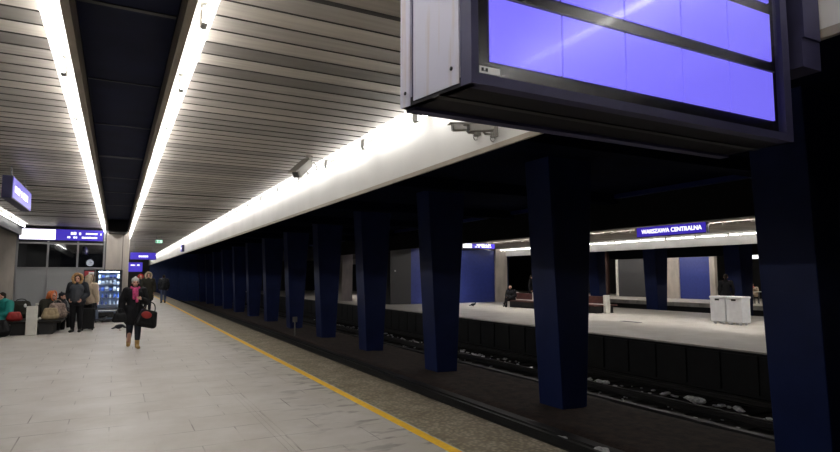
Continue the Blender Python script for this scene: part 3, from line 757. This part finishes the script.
    if scarf:
        P = []
        for i in range(12):
            a0, a1 = 2*math.pi*i/12, 2*math.pi*(i+1)/12
            P.append(('c', N+V(.085*math.cos(a0), .075*math.sin(a0)-.01, .01-.03*max(0, -math.sin(a0))), .036, N+V(.085*math.cos(a1), .075*math.sin(a1)-.01, .01-.03*max(0, -math.sin(a1))), .036, 'a'))
        P += [('c', N+V(.02, -.11, -.02), .045, N+V(.035, -.205, -.32), .036, 'a'), ('c', N+V(-.03, -.11, -.02), .04, N+V(-.04, -.20, -.25), .034, 'a')]
        blob('scarf', P, [scarf], o, vox, 1)
    hk, hm = head[0], head[1]
    if hk == 'beanie':
        blob('hat', [('e', H+V(0, .018, .062), (.093, .106, .080), 'a'), ('c', H+V(0, .02, .03), .088, H+V(0, .02, .05), .09, 'a'), ('c', H+V(0, .03, .13), .025, H+V(0, .03, .145), .022, 'a')], [hm], o, .008, 1)
        blob('hair', [('c', H+V(.074, .03, .0), .022, H+V(.078, .03, -.09), .018, 'a'), ('c', H+V(-.074, .03, .0), .022, H+V(-.078, .03, -.09), .018, 'a'), ('e', H+V(0, .06, -.03), (.075, .05, .08), 'a')], ['hair'], o, .009, 1)
    elif hk == 'hair':
        blob('hair', [('e', H+V(0, .032, .048), (.086, .092, .085), 'a'), ('c', H+V(0, .06, -.03), .06, H+V(0, .05, .02), .07, 'a')], [hm], o, .008, 1)
    elif hk in ('hood', 'furhood'):
        P = [('e', H+V(0, .06, .03), (.125, .115, .145), 'a'), ('c', H+V(0, .08, -.02), .11, N+V(0, .07, -.03), .10, 'a')]
        blob('hood', P, [head[2] if len(head) > 2 else hm], o, vox, 2)
        P = []; rr = .042 if hk == 'furhood' else .02
        for i in range(16):
            a0, a1 = 2*math.pi*i/16, 2*math.pi*(i+1)/16
            def q(a): return H+V(.128*math.cos(a), -.035-.03*(math.sin(a) < 0)*0, .012+.15*math.sin(a))
            P.append(('c', q(a0), rr*(1+.15*((i*7) % 3-1)), q(a1), rr*(1+.15*(((i+1)*7) % 3-1)), 'a'))
        blob('hood_trim', P, [hm], o, vox, 1)
    if kind == 'sit':       # cloth flattens where it rests on the seat
        zs = (seat-loc[2])/k
        for ch in o.children:
            if ch.name.split('.')[0] in ('body', 'coat', 'trousers'):
                for v in ch.data.vertices:
                    if v.co.y > -.33 and v.co.z < zs: v.co.z = zs
    return o

# walking woman
J = pose('walk')
J['elL'] = V(.26, -.02, 1.12); J['wrL'] = V(.13, -.25, 1.20)
J['elR'] = V(-.27, .05, 1.13); J['wrR'] = V(-.29, -.03, .88)
person('person in black coat, pink scarf, pale beanie and tan boots walking with bags', (.40, 14.8, 0), R(4), 'walk', 1.57, 'coat_black', .58, .012, 'denim', 'boot_tan', ('beanie', 'beanie'), 'scarf', J, shoe_h=.20, vox=.009)
def bag(name, loc, lab, m, w, h, d, strap=None, patch=None, rz=0., top=.8, rot=None):
    o = empty(name, loc, lab, 'bag', None, rz)
    P = [('c', (-w*.42, 0, d*.5), d*.5, (w*.42, 0, d*.5), d*.5, 'a'), ('c', (-w*.42*top, 0, h-d*.35), d*.35, (w*.42*top, 0, h-d*.35), d*.35, 'a'), ('c', (-w*.42, 0, d*.5), d*.5, (-w*.42*top, 0, h-d*.35), d*.35, 'a'),
         ('c', (w*.42, 0, d*.5), d*.5, (w*.42*top, 0, h-d*.35), d*.35, 'a'), ('e', (0, 0, h*.5), (w*.48, d*.52, h*.48), 'a')]
    blob('bag_body', P, [m], o, .012, 2)
    if strap:
        pts = [(-w*.3*math.cos(a), 0, h-.03+strap*math.sin(a)) for a in [math.pi*i/12 for i in range(13)]]
        MB().tube(pts, .012, 8).build('strap', m, o, True)
    if patch: blob('patch', [('e', patch[1], patch[2], 'a')], [patch[0]], o, .01, 1)
    return o
bag('shoulder_bag', (.62, 14.60, .47), 'black shoulder bag with a red patch on the walking woman', 'bag_black', .38, .40, .16, .20, ('bag_red', (-.05, -.075, .28), (.12, .03, .085)), R(8)).rotation_euler = (0, R(14), R(8))
bag('handbag', (.12, 14.72, .59), 'small black handbag hanging from the lowered hand of the walking woman', 'bag_black', .26, .22, .12, .12)
# two at the bench
J = pose('stand'); J['wrL'] = V(.17, -.17, .98); J['wrR'] = V(-.17, -.17, .98); J['hd'] += V(0, -.02, -.02)
person('person in dark padded jacket with large fur-trimmed hood standing by the bench', (-.98, 19.75, 0), R(-12), 'stand', 1.66, 'coat_dark', .80, .02, 'coat_black', 'shoe_black', ('furhood', 'fur', 'coat_dark'), None, J, vest='vest_grey')
J = pose('stand'); J['wrL'] = V(.12, -.22, 1.05)
person('person in beige jacket and wide black trousers close behind the fur-hooded one', (-.72, 20.7, 0), R(150), 'stand', 1.62, 'coat_beige', .90, .03, 'coat_black', 'shoe_black', ('hood', 'coat_beige'), None, J)
b = MB().bbox(-.80, -.42, 20.25, 20.55, .06, .68, .03); 
o = empty('suitcase', (-.70, 20.3, 0), 'black upright suitcase standing behind the fur-hooded person', 'suitcase')
MB().bbox(-.17, .17, -.11, .13, .05, .66, .03).build('shell', 'bag_black', o)
for x in (-.13, .13):
    for y in (-.08, .1): MB().tube([(x-.02, y, .03), (x+.02, y, .03)], .03, 10).build('wheel', 'black', o)
MB().tube([(-.1, .1, .64), (-.1, .1, .78), (.1, .1, .78), (.1, .1, .64)], .01).build('handle', 'steel_dark', o)
# further down the platform
person('person in red hood half hidden behind the walking woman', (1.05, 31, 0), R(10), 'stand', 1.68, 'coat_dark', .7, .02, 'denim', 'shoe_black', ('hood', 'red_cloth'))
person('person in long dark coat and pale hood walking down the platform', (1.33, 29.5, 0), R(0), 'walk', 1.75, 'coat_olive', .5, .03, 'denim', 'shoe_black', ('furhood', 'coat_beige', 'coat_olive'))
person('person in dark jacket and blue jeans seen from behind far down the platform', (2.62, 38.8, 0), R(180), 'stand', 1.70, 'coat_dark', .82, .04, 'jeans', 'shoe_black', ('hair', 'hair'))
# seated on our bench
person('person in teal jacket seated on the bench at the left edge', (-2.72, 20.0, -.1), R(-60), 'sit', 1.72, 'coat_teal', 0, .04, 'coat_black', 'shoe_black', ('hair', 'hair'))
person('person in dark olive coat with orange hood seated on the bench', (-1.80, 20.95, -.1), R(60), 'sit', 1.68, 'coat_olive', 0, .05, 'coat_black', 'shoe_black', ('hood', 'orange'))
person('person in black coat seated on the bench behind the plaid bag', (-1.62, 21.85, -.1), R(70), 'sit', 1.62, 'coat_black', 0, .04, 'coat_black', 'shoe_black', ('beanie', 'coat_dark'))
person('person in black coat seated at the far end of the crowded bench', (-1.62, 22.65, -.1), R(70), 'sit', 1.60, 'coat_dark', 0, .04, 'jeans', 'shoe_black', ('hair', 'hair'))
bag('tote_bag', (-2.45, 19.5, .385), 'red bag standing on the left seat of the crowded bench', 'bag_red', .28, .26, .16, .0)
bag('duffel_bag', (-2.80, 19.1, .0), 'black duffel bag on the floor left of the white bench post', 'bag_black', .5, .46, .3, .0)
bag('sack', (-1.62, 19.70, .385), 'beige sack lying on the bench just right of the white post', 'sack', .32, .34, .20, .0, rz=R(15))
bag('shopping_bag', (-1.50, 20.2, .385), 'large plaid bag standing on the bench behind the beige sack', 'plaid', .36, .46, .24, .12, rz=R(10))
bag('rucksack', (-2.46, 20.75, .385), 'dark rucksack with pale straps on the bench in front of the orange hood', 'coat_olive', .44, .52, .26, .08, ('paper', (.12, -.13, .38), (.04, .02, .06)))
# opposite platform
J = pose('sit'); J['knL'] = V(.02, -.44, .60); J['anL'] = V(-.16, -.52, .22)
person('person in dark clothes seated cross-legged on the opposite platform bench', (18.72, 25.1, -.1), R(-60), 'sit', 1.70, 'coat_black', 0, .02, 'coat_black', 'shoe_black', ('hair', 'hair'), J=J)
person('person in black standing behind the bench of the opposite platform', (20.6, 25.7, 0), R(30), 'stand', 1.66, 'coat_black', .7, .02, 'coat_black', 'shoe_black', ('hair', 'hair'))
person('person in black standing behind the two white bins', (21.6, 14.75, 0), R(125), 'stand', 1.70, 'coat_black', .7, -.015, 'coat_black', 'shoe_black', ('hair', 'hair'))
person('person in pale jacket and red scarf seated on the farthest platform', (34.2, 21.6, -.02), R(-80), 'sit', 1.7, 'coat_beige', 0, .02, 'coat_black', 'shoe_black', ('hair', 'hair'), 'red_cloth', seat=.405)

# ------------------------------------------------------------------ pigeons
def pigeon(loc, rz, lab, peck=False):
    o = empty('pigeon', loc, lab, 'pigeon', 'pigeons', rz)
    hd = V(0, -.13, .22) if not peck else V(0, -.17, .09)
    P = [('e', (0, 0, .13), (.062, .115, .065), 'pigeon', Matrix.Rotation(R(-18), 4, 'X')), ('c', (0, -.08, .15), .045, hd, .026, 'pigeon'), ('e', hd, (.026, .032, .027), 'pigeon'),
         ('c', (0, .09, .12), .035, (0, .22, .085), .02, 'pigeon')]
    blob('body', P, ['pigeon'], o, .007, 2)
    for sx in (1, -1):
        P = [('e', (sx*.055, .03, .14), (.018, .115, .05), 'a', Matrix.Rotation(R(-14), 4, 'X'))]
        blob('wing', P, ['coat_dark'], o, .007, 1)
        MB().tube([(sx*.025, 0, .09), (sx*.025, .0, .01), (sx*.025, -.04, .004)], .005, 6).build('leg', 'pink_leg', o)
    MB().tube([hd+V(0, -.028, 0), hd+V(0, -.055, -.012)], [.008, .002], 6).build('beak', 'beak', o)
pigeon((-.36, 23.0, 0), R(120), 'dark pigeon on the floor in front of the vending machine')
pigeon((.16, 19.6, 0), R(115), 'dark pigeon pecking the floor just behind the walking woman', True)
pigeon((16.9, 26.0, 0), R(80), 'small dark pigeon alone on the opposite platform floor')

# ------------------------------------------------------------------ opposite island platform
IX0, IX1 = 12.3, 23.4
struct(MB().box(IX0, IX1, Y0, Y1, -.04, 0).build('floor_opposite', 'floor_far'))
wl = MB().box(IX0+.16, IX0+.5, Y0, Y1, -1.3, -.04)
y = Y0
while y < 45: wl.box(IX0+.12, IX0+.17, y+.03, y+.87, -.95, -.12); y += .9
struct(wl.build('wall_opposite_edge', 'dark_wall'))
struct(MB().box(IX1-.4, IX1-.15, Y0, Y1, -1.3, -.22).build('wall_opposite_far_edge', 'dark_wall'))
struct(MB().box(12.8, 13.0, Y0, Y1, 3.0, 4.1).build('trim_opposite_near_fascia', 'dark_wall'))
struct(MB().box(22.3, 22.45, Y0, Y1, 2.92, 4.0).build('trim_opposite_far_fascia', 'fascia_white'))
def slats2(x0, x1):
    b = MB(); y = Y0
    while y < 52:
        b.add([(x0, y, CZ), (x1, y, CZ), (x1, y+.46, CZ-.015), (x0, y+.46, CZ-.015), (x1, y+.46, CZ+.03), (x0, y+.46, CZ+.03)], [(0, 1, 2, 3), (3, 2, 4, 5)]); y += .5
    b.box(x0, x1, Y0, Y1, CZ+.06, CZ+.1)
    struct(b.build('ceiling_opposite', 'slats_matte'))
slats2(13.0, 17.4); slats2(18.2, 22.15)
struct(MB().box(17.4, 18.2, Y0, Y1, 3.9, 4.0).build('ceiling_opposite_slot', 'navy_ceiling'))
struct(MB().box(22.15, 22.3, Y0, Y1, CZ+.01, CZ+.05).build('ceiling_opposite_trough', 'white_paint'))
tube_row(21.9, CZ-.10, 5, 45, 'white fluorescent tube at the far ceiling edge of the opposite platform', 'tubes at opposite ceiling edge', 'tube_edge')
tube_row(17.47, CZ+.14, 5, 45, 'white fluorescent tube beside the opposite platform ceiling slot, nearer side', 'tubes in the opposite slot, near', 'tube_far')
tube_row(18.13, CZ+.14, 5, 45, 'white fluorescent tube beside the opposite platform ceiling slot, farther side', 'tubes in the opposite slot, far', 'tube_far')
# blue kiosk with door panel and concrete columns
o = empty('blue_kiosk', (17.8, 30.5, 0), 'blue walled kiosk with dark door panel on the opposite platform', 'kiosk')
MB().box(-2.35, 3.66, 0, 3, 0, 3.3).build('blue_wall', 'blue_panel', o)
MB().box(-3.7, -2.35, -.02, 3, 0, 3.3).build('door_panel', 'grey_dark', o)
MB().bbox(-3.45, -3.35, -.06, -.02, 1.9, 2.0, .01).build('handle', 'alu', o)
for (x, y, w, lab) in ((21.95, 30.4, .9, 'concrete column at right end of the blue kiosk wall'), (13.6, 36.2, .75, 'concrete column glimpsed between the third and fourth pillars'), (24.1-2.6, 22.0-1, .0, ''), (20.9, 40, .6, 'slim concrete column far down the opposite platform'), (21.6, 33.9, .5, 'concrete column behind the blue kiosk')):
    if w: tag(MB().bbox(x-w/2, x+w/2, y, y+.6, 0, CZ, .02).build('concrete_column', 'concrete', origin=(x, y, 0)), lab, 'column')
# signs over there
o = empty('station_name_sign', (16.9, 13.55, 3.225), 'purple station name sign reading WARSZAWA CENTRALNA in white', 'sign', None, R(-90))
MB().bbox(-1.42, 1.42, 0, .14, -.185, .185, .01).build('housing', 'disp_navy', o)
MB().box(-1.40, 1.40, -.006, .001, -.165, .165).build('lit_face', 'sign_blue', o)
text('lettering', 'WARSZAWA', .205, (-.59, -.010, 0), (R(90), 0, 0), 'sign_white', o)
text('lettering', 'CENTRALNA', .205, (.66, -.010, 0), (R(90), 0, 0), 'sign_white', o)
for x in (-1.0, 1.0): MB().tube([(x, .07, .18), (x, .07, .3)], .012).build('hanger', 'alu_dark', o)
light_sign('direction_sign', (17.3, 26, 3.26), 2.1, .28, .12, 'lit sign above the blue kiosk wall, white left end then purple', (.01, .28), ((.42, .86, .55, .85, 1, 31), (.38, .88, .2, .45, 1, 32)), hang=.1)
# bins
for i, yy in enumerate((12.02, 12.62)):
    o = empty('litter_bin', (18.6, yy, 0), ['white square litter bin at the right of the pair on opposite platform', 'white square litter bin at the left of the pair on opposite platform'][i], 'bin', 'white bins')
    b = MB(); b.bbox(-.24, .24, .0, .55, .08, .92, .03)
    b.build('body', 'bin_white', o); MB().bbox(-.26, .26, -.01, .56, .88, .95, .02).build('lid', 'bin_white', o)
    MB().box(-.242, -.238, .2, .36, .80, .86).build('slot', 'black', o)
    for y in (.12, .44):
        for x in (-.15, .15): MB().lathe([(.05, 0), (.04, .09)], (x, y, 0), 10).build('foot', 'bin_white', o)
tag(MB().bbox(16.25, 16.5, 14.5, 15.3, 0, .012, .004).build('floor_drain', 'grey_dark', origin=(16.4, 15, 0)), 'dark slotted drain cover in the opposite platform floor', 'drain')
tag(MB().bbox(22.53, 22.67, 21.93, 22.07, 0, 2.90, .01).build('brown_post', 'brown_post', origin=(22.6, 22.0, 0)), 'reddish brown post at the rear edge of the opposite platform', 'post')

# second pillar row, farthest platform
struct(MB().box(23.25, 31.6, Y0, Y1, -1.3, -1.02).build('floor_trackbed_far', 'ballast'))
struct(MB().box(22.45, 32.3, Y0, Y1, 4.0, 4.1).build('ceiling_track_far', 'navy_ceiling'))
src2 = None
lab2 = {17.6: 'dark blue pillar beyond the opposite platform, behind the white bins', 22.6: 'dark blue pillar beyond the opposite platform, below the station name sign', 27.0: 'dark blue pillar beyond the opposite platform, beside the brown post'}
for y in (12.4, 17.6, 22.6, 27.0, 32.4, 37.6):
    if src2 is None:
        b = MB(); pillar_mesh(b, 27.4, y, -1.02, 4.0, .8); src2 = o = b.build('support_pillar', 'navy_pillar', origin=(27.4, y, -1.02))
        tag(o, 'x', 'pillar', 'blue pillars beyond the opposite platform')
    else: o = copy_tree(src2, (27.4, y, -1.02))
    o['label'] = lab2.get(y, 'dark blue pillar in the second row, beyond the opposite platform')
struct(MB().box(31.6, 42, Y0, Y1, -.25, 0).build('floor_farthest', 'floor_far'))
struct(MB().box(31.75, 32.1, Y0, Y1, -1.3, -.25).build('wall_farthest_edge', 'dark_wall'))
struct(MB().box(32.3, 32.5, Y0, Y1, 2.85, 4.1).build('trim_farthest_near_fascia', 'dark_wall'))
struct(MB().box(32.5, 42, Y0, Y1, CZ, CZ+.1).build('ceiling_farthest', 'slats'))
struct(MB().box(41.8, 42, Y0, Y1, 0, CZ).build('wall_farthest', 'dark_wall'))
tube_row(34.0, CZ-.05, 15, 40, 'white fluorescent tube under the farthest platform ceiling', 'tubes over the farthest platform', 'tube_far')
# partitions over there
def wp(x, y0, y1, lab, m, nm, cat, z1=3.3, th=.3):
    o = MB().bbox(x, x+th, y0, y1, 0, z1, .01).build(nm, m, origin=(x+th/2, (y0+y1)/2, 0)); tag(o, lab, cat); return o
wp(37, 26.45, 28.9, 'blue wall panel on the farthest platform, right of a concrete column', 'blue_panel', 'wall_panel', 'panel')
wp(36.9, 28.9, 30.0, 'concrete column on the farthest platform between blue and dark panels', 'concrete', 'concrete_column', 'column')
wp(37, 30.0, 31.4, 'dark wall panel on the farthest platform left of concrete column', 'grey_dark', 'wall_panel', 'panel')
wp(36.9, 26.0, 26.4, 'narrow pale post at the right end of the blue panel', 'concrete', 'concrete_column', 'column')
o = wp(37, 32.0, 35.0, 'dark glazed panel with white frame on the farthest platform', 'grey_dark', 'glazed_panel', 'panel')
MB().box(-.22, -.15, 1.30, 1.52, 0, 3.2).build('frame', 'bench_white', o)
o = empty('light_box', (33.6, 20.9, 2.85), 'white light box hanging over the farthest platform at right', 'sign')
MB().bbox(-.06, .06, -.45, .45, -.2, .2, .01).build('housing', 'alu_dark', o); MB().box(-.07, -.058, -.43, .43, -.18, .18).build('lit_face', 'sign_white', o)
for y in (-.3, .3): MB().tube([(0, y, .19), (0, y, .56)], .012).build('hanger', 'alu_dark', o)
o = empty('cafe_table', (33.7, 20.7, 0), 'small white table beside the seated person on the farthest platform', 'table')
MB().bbox(-.35, .35, -.5, .5, .70, .74, .01).build('table_top', 'bench_white', o)
for x in (-.3, .3):
    for y in (-.44, .44): MB().box(x-.02, x+.02, y-.02, y+.02, 0, .70).build('leg', 'alu', o)
o = empty('stool', (34.2, 21.6, 0), 'plain dark stool under the seated person on the farthest platform', 'stool')
MB().bbox(-.22, .22, -.22, .22, .34, .40, .01).build('seat', 'seat_black', o)
for x in (-.17, .17):
    for y in (-.17, .17): MB().box(x-.02, x+.02, y-.02, y+.02, 0, .34).build('leg', 'alu_dark', o)

# ------------------------------------------------------------------ camera, world, colour
w = bpy.data.worlds.new('World'); S.world = w; w.use_nodes = True
w.node_tree.nodes['Background'].inputs[0].default_value = (.02, .025, .05, 1); w.node_tree.nodes['Background'].inputs[1].default_value = .05
F = 575.
A = math.atan(50.5/F); TH = math.atan(304/(F/math.cos(A)))
cd = bpy.data.cameras.new('Camera'); cd.sensor_width = 36; cd.lens = F/840*36; cd.clip_start = .05; cd.clip_end = 300
cam = bpy.data.objects.new('Camera', cd); COL.objects.link(cam); cam.location = (0, 0, 1.62)
cam.rotation_euler = (math.pi/2+A, 0, -TH)
S.camera = cam
S.view_settings.view_transform = 'Standard'; S.view_settings.look = 'None'; S.view_settings.gamma = 1; S.view_settings.use_curve_mapping = False
S.view_settings.exposure = 0.
S.cycles.use_denoising = True
S.cycles.max_bounces = 8; S.cycles.transparent_max_bounces = 16
